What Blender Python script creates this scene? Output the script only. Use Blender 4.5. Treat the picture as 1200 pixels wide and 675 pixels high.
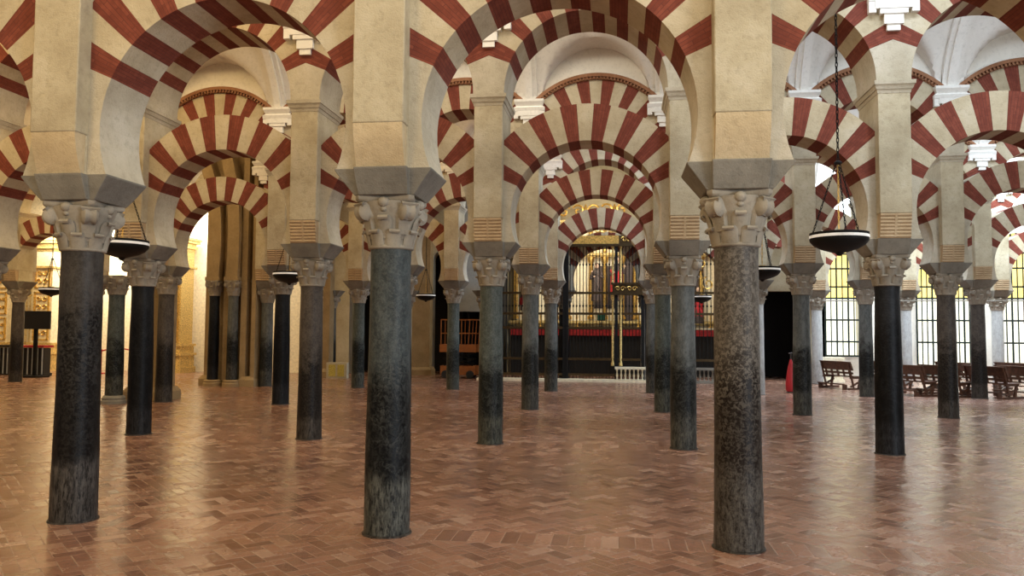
import bpy, math, random
from mathutils import Matrix, Vector
random.seed(7)
S = bpy.context.scene
COL = S.collection
for o in list(bpy.data.objects): bpy.data.objects.remove(o)
PI = math.pi

# ------------------------------------------------------------------ camera
YAW, PIT, ROL = -.1343, .0549, .0072
F = Vector((math.sin(YAW)*math.cos(PIT), math.cos(YAW)*math.cos(PIT), math.sin(PIT)))
R0 = Vector((math.cos(YAW), -math.sin(YAW), 0)); U0 = R0.cross(F)
Rv = R0*math.cos(ROL)+U0*math.sin(ROL); Uv = U0*math.cos(ROL)-R0*math.sin(ROL)
cam = bpy.data.cameras.new('camera'); co = bpy.data.objects.new('camera', cam); COL.objects.link(co)
co.matrix_world = Matrix(((Rv.x, Uv.x, -F.x, -1.0456), (Rv.y, Uv.y, -F.y, -7.314), (Rv.z, Uv.z, -F.z, 1.8879), (0, 0, 0, 1)))
cam.sensor_width = 36; cam.lens = 929.19/1200*36; cam.clip_end = 200
S.camera = co

# ------------------------------------------------------------------ light
S.view_settings.view_transform = 'Standard'; S.view_settings.look = 'None'
S.view_settings.gamma = 1; S.view_settings.use_curve_mapping = False
S.view_settings.exposure = 0.0
w = bpy.data.worlds.new('world'); S.world = w; w.use_nodes = True
w.node_tree.nodes['Background'].inputs[0].default_value = (1, .93, .80, 1)
w.node_tree.nodes['Background'].inputs[1].default_value = .28
def area(name, loc, rot, sx, sy, power, col, spread=PI):
    l = bpy.data.lights.new(name, 'AREA'); l.shape = 'RECTANGLE'; l.size = sx; l.size_y = sy
    l.energy = power; l.color = col; l.spread = spread
    o = bpy.data.objects.new(name, l); COL.objects.link(o); o.location = loc; o.rotation_euler = rot
    return o
WARM = (1, .71, .33); NEUT = (1, .91, .74); COOL = (.70, .84, 1)
LP = [  # nave centre y, x, length, power, colour  (area lights added out of sight at each vault crown)
 (-3, -8, 8, 180, WARM), (-3, 1, 8, 230, NEUT),
 (3, -11, 8, 380, WARM), (3, -3, 5, 170, NEUT), (3, 4.5, 7, 450, COOL),
 (9, -15, 10, 380, WARM), (9, -5, 8, 300, NEUT), (9, 4.5, 8, 260, COOL),
 (15, -19, 10, 500, WARM), (15, -7, 9, 200, WARM), (13.9, .6, 5, 1000, (.62, .78, 1)), (15, 9, 8, 480, COOL),
 (21, -23, 12, 900, WARM), (21, -8, 8, 60, WARM), (20, 0, 6, 1000, (.62, .78, 1)), (21, 11, 10, 2200, COOL)]
for (yy, xx, ln, pw, cc) in LP:
    area('vault_fill', (xx, yy, 9.25), (0, 0, 0), ln, 1.2, pw, cc)

sd = area('side_daylight', (13, -11, 4.2), (0, 0, 0), 6, 6, 1800, (.80, .90, 1))
sd.rotation_euler = (Vector((-5, 3, 3.6))-Vector((13, -11, 4.2))).to_track_quat('-Z', 'Y').to_euler()
for x_, pw_, c_ in ((-9, 560, WARM), (-2, 240, NEUT), (3.5, 240, NEUT)):
    fl = area('pier_fill', (x_, -11.5, 6.6), (0, 0, 0), 4, 1.5, pw_, c_)  # added light, brightens the near pier fronts more than the floor
    fl.rotation_euler = (Vector((x_, 0, 5.2))-Vector((x_, -11.5, 6.6))).to_track_quat('-Z', 'Y').to_euler()
area('back_wall_fill', (12, 27.2, 9.6), (0, 0, 0), 8, 1.6, 2200, COOL)  # added overhead light that brightens the window wall and its floor
# ------------------------------------------------------------------ helpers
class MB:
    def __init__(s): s.v = []; s.f = []; s.m = []; s.uv = {}; s.sm = True
    def pt(s, *p): s.v.append(tuple(p)); return len(s.v)-1
    def face(s, ids, m=0, uv=None):
        s.f.append(tuple(ids)); s.m.append(m)
        if uv: s.uv[len(s.f)-1] = uv
    def quad(s, a, b, c, d, m=0, uv=None): s.face([s.pt(*a), s.pt(*b), s.pt(*c), s.pt(*d)], m, uv)
    def box(s, x0, x1, y0, y1, z0, z1, m=0, tx=0, ty=0):
        P = [(x0, y0, z0), (x1, y0, z0), (x1, y1, z0), (x0, y1, z0), (x0+tx, y0+ty, z1), (x1-tx, y0+ty, z1), (x1-tx, y1-ty, z1), (x0+tx, y1-ty, z1)]
        i = [s.pt(*p) for p in P]
        for q in ((3, 2, 1, 0), (4, 5, 6, 7), (0, 1, 5, 4), (1, 2, 6, 5), (2, 3, 7, 6), (3, 0, 4, 7)): s.face([i[k] for k in q], m)
        return i
    def obox(s, c, ax, ay, az, m=0):   # oriented box from centre and half-axis vectors
        c, ax, ay, az = map(Vector, (c, ax, ay, az))
        i = [s.pt(*(c+ax*a+ay*b+az*d)) for d in (-1, 1) for (a, b) in ((-1, -1), (1, -1), (1, 1), (-1, 1))]
        for q in ((3, 2, 1, 0), (4, 5, 6, 7), (0, 1, 5, 4), (1, 2, 6, 5), (2, 3, 7, 6), (3, 0, 4, 7)): s.face([i[k] for k in q], m)
    def bar(s, a, b, r, m=0, n=6, r2=None):
        a = Vector(a); b = Vector(b); d = (b-a).normalized(); r2 = r if r2 is None else r2
        u = d.orthogonal().normalized(); v = d.cross(u)
        A = [s.pt(*(a+(u*math.cos(t)+v*math.sin(t))*r)) for t in [2*PI*k/n for k in range(n)]]
        B = [s.pt(*(b+(u*math.cos(t)+v*math.sin(t))*r2)) for t in [2*PI*k/n for k in range(n)]]
        for k in range(n): s.face((A[k], A[(k+1) % n], B[(k+1) % n], B[k]), m)
        s.face(A[::-1], m); s.face(B, m)
    def tube(s, pts, r, m=0, n=6):
        for a, b in zip(pts[:-1], pts[1:]): s.bar(a, b, r, m, n)
    def lathe(s, prof, c=(0, 0, 0), n=24, m=0, cap=True, axis=None):
        M = Matrix.Identity(3)
        if axis is not None: M = Vector((0, 0, 1)).rotation_difference(Vector(axis)).to_matrix()
        c = Vector(c); rings = []
        for (r, z) in prof:
            rings.append([s.pt(*(c+M@Vector((r*math.cos(2*PI*k/n), r*math.sin(2*PI*k/n), z)))) for k in range(n)])
        for a, b in zip(rings[:-1], rings[1:]):
            for k in range(n): s.face((a[k], a[(k+1) % n], b[(k+1) % n], b[k]), m)
        if cap: s.face(rings[0][::-1], m); s.face(rings[-1], m)
    def loft(s, loops, m=0, cap=True):
        R = [[s.pt(*p) for p in L] for L in loops]; n = len(R[0])
        for a, b in zip(R[:-1], R[1:]):
            for k in range(n): s.face((a[k], a[(k+1) % n], b[(k+1) % n], b[k]), m)
        if cap: s.face(R[0][::-1], m); s.face(R[-1], m)
    def extr(s, prof, x0, x1, m=0):     # profile in (y,z) extruded along x
        A = [s.pt(x0, y, z) for y, z in prof]; B = [s.pt(x1, y, z) for y, z in prof]; n = len(prof)
        for k in range(n): s.face((A[k], A[(k+1) % n], B[(k+1) % n], B[k]), m)
        s.face(A[::-1], m); s.face(B, m)
    def sphere(s, c, r, m=0, sz=(1, 1, 1), n=10, h=7):
        pr = [(max(1e-4, math.sin(PI*k/h)), -math.cos(PI*k/h)) for k in range(h+1)]
        rings = [[s.pt(c[0]+r*sz[0]*a*math.cos(2*PI*k/n), c[1]+r*sz[1]*a*math.sin(2*PI*k/n), c[2]+r*sz[2]*b) for k in range(n)] for a, b in pr]
        for a, b in zip(rings[:-1], rings[1:]):
            for k in range(n): s.face((a[k], a[(k+1) % n], b[(k+1) % n], b[k]), m)
    def mesh(s, name, mats, smooth=40):
        me = bpy.data.meshes.new(name); me.from_pydata(s.v, [], s.f); me.validate(clean_customdata=False) if False else None
        for m in (mats if isinstance(mats, (list, tuple)) else [mats]): me.materials.append(m)
        me.polygons.foreach_set('material_index', s.m)
        if s.uv:
            L = me.uv_layers.new(name='UVMap')
            for i, p in enumerate(me.polygons):
                if i in s.uv:
                    for k, li in enumerate(p.loop_indices): L.data[li].uv = s.uv[i][k]
        if smooth:
            me.polygons.foreach_set('use_smooth', [True]*len(me.polygons)); me.update(); me.set_sharp_from_angle(angle=math.radians(smooth))
        me.update(); return me
def link(name, me, parent=None, loc=(0, 0, 0), rz=0):
    o = bpy.data.objects.new(name, me); COL.objects.link(o); o.location = loc; o.rotation_euler = (0, 0, rz)
    if parent: o.parent = parent
    return o
def bevel(o, wd=.01, seg=2):
    b = o.modifiers.new('bevel', 'BEVEL'); b.width = wd; b.segments = seg; b.limit_method = 'ANGLE'; b.angle_limit = math.radians(40)
    b.harden_normals = False; return o
def tag(o, label, cat, group=None):
    o['label'] = label; o['category'] = cat
    if group: o['group'] = group
    return o
def thing(name, label, cat, loc=(0, 0, 0), rz=0, group=None):
    return tag(link(name, None, None, loc, rz), label, cat, group)
def struct(o): o['kind'] = 'structure'; return o
def dup(root, loc, rz, label, group=None):
    r = root.copy(); COL.objects.link(r); r.location = loc; r.rotation_euler = (0, 0, rz); r['label'] = label
    if group: r['group'] = group
    for ch in list(root.children):
        c = ch.copy(); COL.objects.link(c); c.parent = r
        for g in ch.children:
            d = g.copy(); COL.objects.link(d); d.parent = c
    return r

# ------------------------------------------------------------------ materials
class NT:
    def __init__(s, name):
        s.m = bpy.data.materials.new(name); s.m.use_nodes = True; s.t = s.m.node_tree; s.b = s.t.nodes['Principled BSDF']
    def n(s, t, **k):
        x = s.t.nodes.new(t)
        for a, v in k.items(): setattr(x, a, v)
        return x
    def l(s, a, b): s.t.links.new(a, b)
    def math(s, op, a, b=None, c=None):
        x = s.n('ShaderNodeMath', operation=op)
        for i, v in enumerate((a, b, c)):
            if v is None: continue
            if isinstance(v, (int, float)): x.inputs[i].default_value = v
            else: s.l(v, x.inputs[i])
        return x.outputs[0]
    def noise(s, vec, scale, detail=4, rough=.55, dist=0):
        x = s.n('ShaderNodeTexNoise'); x.inputs['Scale'].default_value = scale; x.inputs['Detail'].default_value = detail
        x.inputs['Roughness'].default_value = rough; x.inputs['Distortion'].default_value = dist
        if vec is not None: s.l(vec, x.inputs['Vector'])
        return x.outputs['Fac']
    def ramp(s, fac, stops):
        x = s.n('ShaderNodeValToRGB'); e = x.color_ramp.elements
        while len(e) < len(stops): e.new(.5)
        for q, (p, c) in zip(e, stops): q.position = p; q.color = (*c, 1) if len(c) == 3 else c
        s.l(fac, x.inputs[0]); return x.outputs[0]
    def mix(s, f, a, b, mode='MIX'):
        x = s.n('ShaderNodeMix', data_type='RGBA', blend_type=mode)
        for i, v in ((0, f), (6, a), (7, b)):
            if isinstance(v, (int, float)): x.inputs[i].default_value = v
            elif isinstance(v, tuple): x.inputs[i].default_value = (*v, 1)
            else: s.l(v, x.inputs[i])
        return x.outputs[2]
    def bump(s, h, st=.3, d=.01):
        x = s.n('ShaderNodeBump'); x.inputs['Strength'].default_value = st; x.inputs['Distance'].default_value = d
        s.l(h, x.inputs['Height']); s.l(x.outputs[0], s.b.inputs['Normal']); return x
    def wpos(s): return s.n('ShaderNodeNewGeometry').outputs['Position']
    def opos(s, rnd=True):
        tc = s.n('ShaderNodeTexCoord').outputs['Object']
        if not rnd: return tc
        oi = s.n('ShaderNodeObjectInfo').outputs['Random']; c = s.n('ShaderNodeCombineXYZ')
        s.l(s.math('MULTIPLY', oi, 37.), c.inputs[0]); s.l(s.math('MULTIPLY', oi, 91.), c.inputs[2])
        v = s.n('ShaderNodeVectorMath', operation='ADD'); s.l(tc, v.inputs[0]); s.l(c.outputs[0], v.inputs[1]); return v.outputs[0]
def plain(name, col, rough=.6, metal=0, emit=0, var=.12, sc=8):
    t = NT(name); p = t.opos(); n = t.noise(p, sc, 5)
    dark = tuple(c*(1-var*1.6) for c in col); lite = tuple(min(1, c*(1+var)) for c in col)
    c = t.ramp(n, [(.3, dark), (.7, lite)]); t.l(c, t.b.inputs['Base Color'])
    t.b.inputs['Roughness'].default_value = rough; t.b.inputs['Metallic'].default_value = metal
    if emit: t.l(c, t.b.inputs['Emission Color']); t.b.inputs['Emission Strength'].default_value = emit
    return t.m
def stone(name, a, b, c, rough=.85, bs=.4):
    if 'plaster' not in name and 'stucco' not in name: a, b, c = [tuple(q*.93 for q in v) for v in (a, b, c)]
    t = NT(name); p = t.wpos()
    n1 = t.noise(p, 1.6, 6, .6); n2 = t.noise(p, 14, 6, .65); n3 = t.noise(p, 70, 3, .6)
    k = t.ramp(n1, [(.32, b), (.55, a), (.75, c)])
    k = t.mix(t.math('MULTIPLY', n2, .55), k, tuple(x*.62 for x in a), 'MULTIPLY') if False else t.mix(t.ramp(n2, [(.36, (.28, .28, .28)), (.48, (0, 0, 0))]), k, tuple(x*.68 for x in b))
    t.l(k, t.b.inputs['Base Color']); t.b.inputs['Roughness'].default_value = rough
    t.b.inputs['Specular IOR Level'].default_value = .25
    t.bump(t.math('ADD', n2, t.math('MULTIPLY', n3, .5)), bs, .03); return t.m
def brick_red(name, a, b, mort):
    t = NT(name); uv = t.n('ShaderNodeUVMap').outputs[0]; sp = t.n('ShaderNodeSeparateXYZ'); t.l(uv, sp.inputs[0])
    cb = t.n('ShaderNodeCombineXYZ'); t.l(sp.outputs[1], cb.inputs[0]); t.l(sp.outputs[0], cb.inputs[1])
    br = t.n('ShaderNodeTexBrick'); t.l(cb.outputs[0], br.inputs['Vector']); br.inputs['Scale'].default_value = 1
    br.inputs['Brick Width'].default_value = .27; br.inputs['Row Height'].default_value = .042; br.inputs['Mortar Size'].default_value = .0035
    br.inputs['Color1'].default_value = (*a, 1); br.inputs['Color2'].default_value = (*b, 1); br.inputs['Mortar'].default_value = (*mort, 1)
    n = t.noise(t.wpos(), 9, 5, .65)
    k = t.mix(t.ramp(n, [(.42, (.45,)*3), (.62, (0,)*3)]), br.outputs[0], tuple(x*.62 for x in a))
    t.l(k, t.b.inputs['Base Color']); t.b.inputs['Roughness'].default_value = .85; t.b.inputs['Specular IOR Level'].default_value = .2
    t.bump(t.math('ADD', n, t.math('MULTIPLY', br.outputs['Fac'], -1)), .4, .01); return t.m
def marble(name, top, mid, foot, vein, vs=.5, foot_h=.55, mid_h=1.55, speck=.3):
    if 'pale' not in name: top, mid, foot, vein = [tuple(c*q for c in v) for v, q in ((top, .82), (mid, .36), (foot, .95), (vein, .68))]
    t = NT(name); tc = t.n('ShaderNodeTexCoord').outputs['Object']; p = t.opos()
    z = t.n('ShaderNodeSeparateXYZ'); t.l(tc, z.inputs[0]); z = z.outputs[2]
    mp = t.n('ShaderNodeMapping'); mp.inputs['Scale'].default_value = (1, 1, .45); t.l(p, mp.inputs[0]); ps = mp.outputs[0]
    n1 = t.noise(p, 3.2, 6, .65, .6); n2 = t.noise(p, 30, 3, .75, .6); n3 = t.noise(ps, 11, 6, .8)
    mp2 = t.n('ShaderNodeMapping'); mp2.inputs['Scale'].default_value = (1, 1, .22); t.l(p, mp2.inputs[0]); n4 = t.noise(mp2.outputs[0], 34, 5, .8, .4)
    zz = t.math('ADD', z, t.math('MULTIPLY', t.math('SUBTRACT', n1, .5), 1.5))
    base = t.mix(t.ramp(t.math('DIVIDE', zz, 2.65), [(mid_h/2.65-.05, (0,)*3), (mid_h/2.65+.12, (1,)*3)]), mid, top)
    # scuffed, dusty foot
    zf = t.math('ADD', z, t.math('MULTIPLY', t.math('SUBTRACT', n1, .5), .35))
    fm = t.math('MULTIPLY', t.ramp(t.math('DIVIDE', zf, foot_h*2), [(.42, (1,)*3), (.54, (0,)*3)]), t.ramp(n4, [(.42, (.08,)*3), (.58, (1,)*3)]))
    base = t.mix(fm, base, foot)
    # veins: thin bands of a distorted noise
    v = t.noise(p, 3.1, 9, .72, .7); vd = t.math('ABSOLUTE', t.math('SUBTRACT', v, .5))
    vm = t.math('MULTIPLY', t.ramp(vd, [(0, (1,)*3), (.022, (0,)*3)]), vs)
    base = t.mix(vm, base, vein)
    base = t.mix(t.math('MULTIPLY', t.ramp(n3, [(.42, (1,)*3), (.58, (0,)*3)]), .45), base, tuple(q*.6 for q in mid))
    base = t.mix(t.math('MULTIPLY', t.ramp(n2, [(.47, (0,)*3), (.57, (1,)*3)]), t.math('MULTIPLY', t.ramp(t.math('DIVIDE', zz, 2.65), [(.40, (.35,)*3), (.62, (1,)*3)]), speck)), base, vein)
    t.l(base, t.b.inputs['Base Color'])
    t.l(t.ramp(n2, [(.3, (.34,)*3), (.7, (.56,)*3)]), t.b.inputs['Roughness']); t.b.inputs['Specular IOR Level'].default_value = .13
    t.bump(t.math('ADD', n2, t.math('MULTIPLY', n1, .7)), .3, .01); return t.m

M = {}
M['stone'] = stone('cream_limestone', (.49, .42, .285), (.37, .305, .195), (.58, .515, .385))
M['stone_w'] = stone('pale_voussoir_stone', (.52, .44, .30), (.42, .345, .22), (.60, .53, .40))
M['stone_p'] = stone('springer_limestone', (.50, .44, .33), (.40, .345, .245), (.58, .525, .42))
M['red'] = brick_red('red_brick', (.165, .040, .024), (.22, .058, .034), (.12, .034, .024))
M['cap'] = stone('capital_stone', (.31, .27, .21), (.20, .17, .13), (.41, .36, .285), .75, .25)
M['imp'] = stone('grey_impost_stone', (.23, .21, .17), (.155, .14, .115), (.30, .275, .225), .8, .35)
M['corb'] = stone('tan_corbel_stone', (.46, .33, .19), (.36, .25, .14), (.55, .42, .27))
M['corb_a'] = stone('ochre_corbel_stone', (.56, .44, .27), (.47, .36, .21), (.64, .52, .34))
M['plaster'] = stone('white_plaster', (.74, .70, .61), (.70, .66, .57), (.78, .745, .66), .9, .06)
M['white'] = stone('white_stucco', (.78, .75, .68), (.72, .69, .62), (.82, .79, .73), .8, .08)
M['hood'] = stone('terracotta_moulding', (.30, .14, .07), (.22, .095, .045), (.36, .18, .10))
M['ochre'] = stone('ochre_plaster', (.29, .205, .105), (.23, .16, .08), (.34, .25, .14), .9, .15)
M['olive'] = stone('beige_wall_plaster', (.42, .37, .26), (.37, .32, .21), (.47, .42, .31), .9, .12)
M['greywall'] = stone('blue_grey_plaster', (.36, .39, .41), (.32, .35, .36), (.41, .44, .46), .9, .1)
M['iron'] = plain('black_iron', (.010, .0095, .009), .5); M['iron'].node_tree.nodes['Principled BSDF'].inputs['Specular IOR Level'].default_value = .12
M['green_iron'] = plain('dark_green_iron', (.010, .022, .018), .45, .5)
M['bronze'] = plain('dark_bronze', (.07, .045, .02), .45, .8)
M['gold'] = plain('gilding', (.78, .50, .14), .38, .85, 0, .3, 14)
M['goldp'] = plain('gilded_carved_wood', (.72, .50, .18), .5, .35, 0, .45, 22)
M['cream'] = plain('cream_marble', (.78, .70, .50), .5, 0, 0, .12, 10)
M['dark'] = plain('void_shade_black', (.008, .007, .007), .9)  # near black colour stands in for the shade of unlit rooms
M['wood'] = plain('brown_pew_wood', (.085, .035, .018), .4, 0, 0, .35, 12)
M['redcloth'] = plain('red_cloth', (.40, .012, .015), .7, 0, 0, .3, 9)
M['redpaint'] = plain('red_painted_steel', (.36, .006, .012), .45)
M['orange'] = plain('orange_paint', (.26, .075, .008), .5)
M['black'] = plain('black_plastic', (.004, .004, .0045), .6)
M['lampglass'] = plain('lamp_white_rim', (.85, .83, .78), .4, 0, .25)
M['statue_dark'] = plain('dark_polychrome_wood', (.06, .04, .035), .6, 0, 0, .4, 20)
M['skin'] = plain('pale_carved_skin', (.62, .42, .30), .6)
M['greenscreen'] = plain('green_painted_panel', (.02, .12, .05), .4)
M['yellow'] = plain('yellow_board', (.52, .42, .08), .6, 0, 0, .4, 30)
M['beige'] = plain('beige_board', (.45, .40, .28), .7)
MAR = {
 'A1': marble('black_brown_marble', (.060, .050, .043), (.012, .009, .008), (.085, .075, .067), (.10, .092, .085), .15, .62, 2.0, .35),
 'A2': marble('blue_grey_veined_marble', (.055, .066, .068), (.008, .009, .010), (.11, .11, .095), (.17, .175, .165), .28, .55, 1.45, .28),
 'A3': marble('speckled_brown_marble', (.095, .080, .066), (.030, .019, .014), (.085, .077, .068), (.27, .235, .195), .05, .72, 1.5, .62),
 'grey': marble('grey_marble', (.135, .140, .130), (.012, .013, .012), (.085, .080, .065), (.20, .20, .18), .25, .55, 1.35, .3),
 'green': marble('green_grey_marble', (.085, .100, .090), (.008, .011, .010), (.08, .08, .062), (.20, .21, .19), .3, .5, 1.35, .28),
 'brown': marble('brown_granite', (.090, .074, .062), (.018, .013, .011), (.065, .055, .045), (.15, .125, .10), .1, .4, 1.4, .45),
 'black': marble('black_marble', (.016, .016, .017), (.004, .004, .005), (.022, .022, .024), (.06, .06, .064), .25, .5, 2.0, .15),
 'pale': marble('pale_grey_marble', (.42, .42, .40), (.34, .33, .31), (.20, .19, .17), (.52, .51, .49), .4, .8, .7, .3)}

# floor: herringbone terracotta bricks with a straight course under each arcade
def floor_mat():
    t = NT('herringbone_terracotta'); pos = t.wpos(); W = .125
    sp = t.n('ShaderNodeSeparateXYZ'); t.l(pos, sp.inputs[0])
    wob = t.noise(pos, 1.2, 2)
    X0, Y0 = sp.outputs[0], sp.outputs[1]
    c, s_ = math.cos(math.radians(45)), math.sin(math.radians(45))
    X = t.math('DIVIDE', t.math('ADD', t.math('MULTIPLY', X0, c), t.math('MULTIPLY', Y0, s_)), W)
    Y = t.math('DIVIDE', t.math('SUBTRACT', t.math('MULTIPLY', Y0, c), t.math('MULTIPLY', X0, s_)), W)
    ix = t.math('FLOOR', X); iy = t.math('FLOOR', Y)
    m = t.math('FLOORED_MODULO', t.math('SUBTRACT', ix, iy), 4.)
    isH = t.math('LESS_THAN', m, 1.5); isV = t.math('SUBTRACT', 1., isH)
    offx = t.math('MULTIPLY', m, isH)
    offy = t.math('MULTIPLY', t.math('COMPARE', m, 2., .1), isV)
    bx = t.math('SUBTRACT', ix, offx); by = t.math('SUBTRACT', iy, offy)
    u = t.math('SUBTRACT', X, bx); v = t.math('SUBTRACT', Y, by)
    Lu = t.math('ADD', 1., isH); Lv = t.math('ADD', 1., isV)
    eh = t.math('MINIMUM', t.math('MINIMUM', u, t.math('SUBTRACT', Lu, u)), t.math('MINIMUM', v, t.math('SUBTRACT', Lv, v)))
    # straight course (period 6.0288 in y)
    yb = t.math('SUBTRACT', t.math('FLOORED_MODULO', t.math('ADD', Y0, 3.0144), 6.0288), 3.0144)
    inb = t.math('LESS_THAN', t.math('ABSOLUTE', yb), .2)
    xs = t.math('DIVIDE', X0, .15); ixs = t.math('FLOOR', xs); us = t.math('SUBTRACT', xs, ixs); vs = t.math('DIVIDE', t.math('ADD', yb, .2), .15)
    es = t.math('MINIMUM', t.math('MINIMUM', us, t.math('SUBTRACT', 1., us)), t.math('MINIMUM', vs, t.math('SUBTRACT', 2.667, vs)))
    def sel(a, b):
        return t.math('ADD', t.math('MULTIPLY', a, t.math('SUBTRACT', 1., inb)), t.math('MULTIPLY', b, inb))
    e = sel(eh, es); idx = sel(bx, t.math('ADD', ixs, 555.)); idy = sel(by, 77.)
    cb = t.n('ShaderNodeCombineXYZ'); t.l(idx, cb.inputs[0]); t.l(idy, cb.inputs[1])
    wn = t.n('ShaderNodeTexWhiteNoise', noise_dimensions='3D'); t.l(cb.outputs[0], wn.inputs[0])
    r = wn.outputs['Value']; rc = t.n('ShaderNodeSeparateColor'); t.l(wn.outputs['Color'], rc.inputs[0])
    base = t.ramp(r, [(0, (.145, .064, .040)), (.3, (.215, .100, .062)), (.7, (.26, .126, .079)), (.9, (.31, .168, .110)), (1, (.36, .22, .155))])
    big = t.noise(pos, .45, 5, .6, .3); fine = t.noise(pos, 30, 4, .7)
    base = t.mix(t.ramp(big, [(.38, (.45,)*3), (.58, (0,)*3)]), base, (.175, .088, .054))
    base = t.mix(t.ramp(fine, [(.45, (.35,)*3), (.6, (0,)*3)]), base, (.14, .070, .045))
    mort = t.ramp(e, [(.018, (1,)*3), (.05, (0,)*3)])
    base = t.mix(t.math('MULTIPLY', mort, .55), base, (.33, .24, .18))
    t.l(base, t.b.inputs['Base Color'])
    t.l(t.math('ADD', t.math('MULTIPLY', t.noise(pos, 2.5, 5, .65), .24), t.math('ADD', .05, t.math('MULTIPLY', r, .12))), t.b.inputs['Roughness'])
    t.b.inputs['Specular IOR Level'].default_value = .8
    tilt = t.math('ADD', t.math('MULTIPLY', u, t.math('SUBTRACT', rc.outputs[0], .5)), t.math('MULTIPLY', v, t.math('SUBTRACT', rc.outputs[1], .5)))
    h = t.math('ADD', t.math('MULTIPLY', tilt, .9), t.math('ADD', t.math('MULTIPLY', mort, -.35), t.math('MULTIPLY', fine, .25)))
    h = t.math('ADD', h, t.math('MULTIPLY', t.noise(pos, 5, 3), .9))
    t.bump(h, .55, .012); return t.m
M['floor'] = floor_mat()

# ------------------------------------------------------------------ structure: floor, vaults, outer walls
RY = 6.0288; SP = 3.2
HN = 2.65                     # shaft height
b = MB(); b.quad((-34, -14, 0), (24, -14, 0), (24, 36, 0), (-34, 36, 0)); struct(link('floor', b.mesh('floor', M['floor'], 0)))

def vault_mesh(i0, i1):
    b = MB(); vs = [2.58*math.sin(PI/2*k/20) for k in range(-20, 21)]
    def z(u, v):
        bar = 7.4+2.15*max(0, 1-(v/2.6)**2)**.72
        lun = 7.4+1.35*math.sqrt(max(0, 1-(u/1.30)**2)) if abs(u) < 1.30 else 0
        return max(bar, lun)
    us = [-1.6, -1.45, -1.3, -1.29, -1.26, -1.2, -1.12, -1.0, -.85, -.65, -.45, -.22, 0, .22, .45, .65, .85, 1.0, 1.12, 1.2, 1.26, 1.29, 1.3, 1.45, 1.6]
    g = {}
    xs = []
    for i in range(i0, i1):
        for k, u in enumerate(us[:-1] if i < i1-1 else us): xs.append(((i+.5)*SP+u, u))
    for a, (x, u) in enumerate(xs):
        for c, v in enumerate(vs): g[a, c] = b.pt(x, v, z(u, v))
    for a in range(len(xs)-1):
        for c in range(len(vs)-1): b.face((g[a, c], g[a, c+1], g[a+1, c+1], g[a+1, c]))
    # transverse ribs
    for i in range(i0, i1+1):
        P = [(v, 7.4+2.15*max(0, 1-(v/2.6)**2)**.72) for v in vs]
        for xo, hw, d in ((0, .19, .07), (0, .09, .12)):
            for (v0, z0), (v1, z1) in zip(P[:-1], P[1:]):
                n0 = 1-d/2.6
                a = [(i*SP+xo-hw, v0*n0, z0-d), (i*SP+xo+hw, v0*n0, z0-d), (i*SP+xo+hw, v1*n0, z1-d), (i*SP+xo-hw, v1*n0, z1-d)]
                t = [(i*SP+xo-hw, v0, z0+.02), (i*SP+xo+hw, v0, z0+.02), (i*SP+xo+hw, v1, z1+.02), (i*SP+xo-hw, v1, z1+.02)]
                b.quad(*a); b.quad(a[0], a[3], t[3], t[0]); b.quad(a[1], t[1], t[2], a[2])
    return b.mesh('vault', M['white'], 35)
ROWS = {0: (-3, 1), 1: (-5, 3), 2: (-7, 4), 3: (-9, 5)}     # row: first and last column index
EXT = {-1: (-4, 2), 0: (-6, 4), 1: (-8, 5), 2: (-10, 6), 3: (-10, 6)}
for k, (a, c) in EXT.items():
    o = link('ceiling', vault_mesh(a, c), None, (0, k*RY+RY/2, 0)); struct(o)

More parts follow.
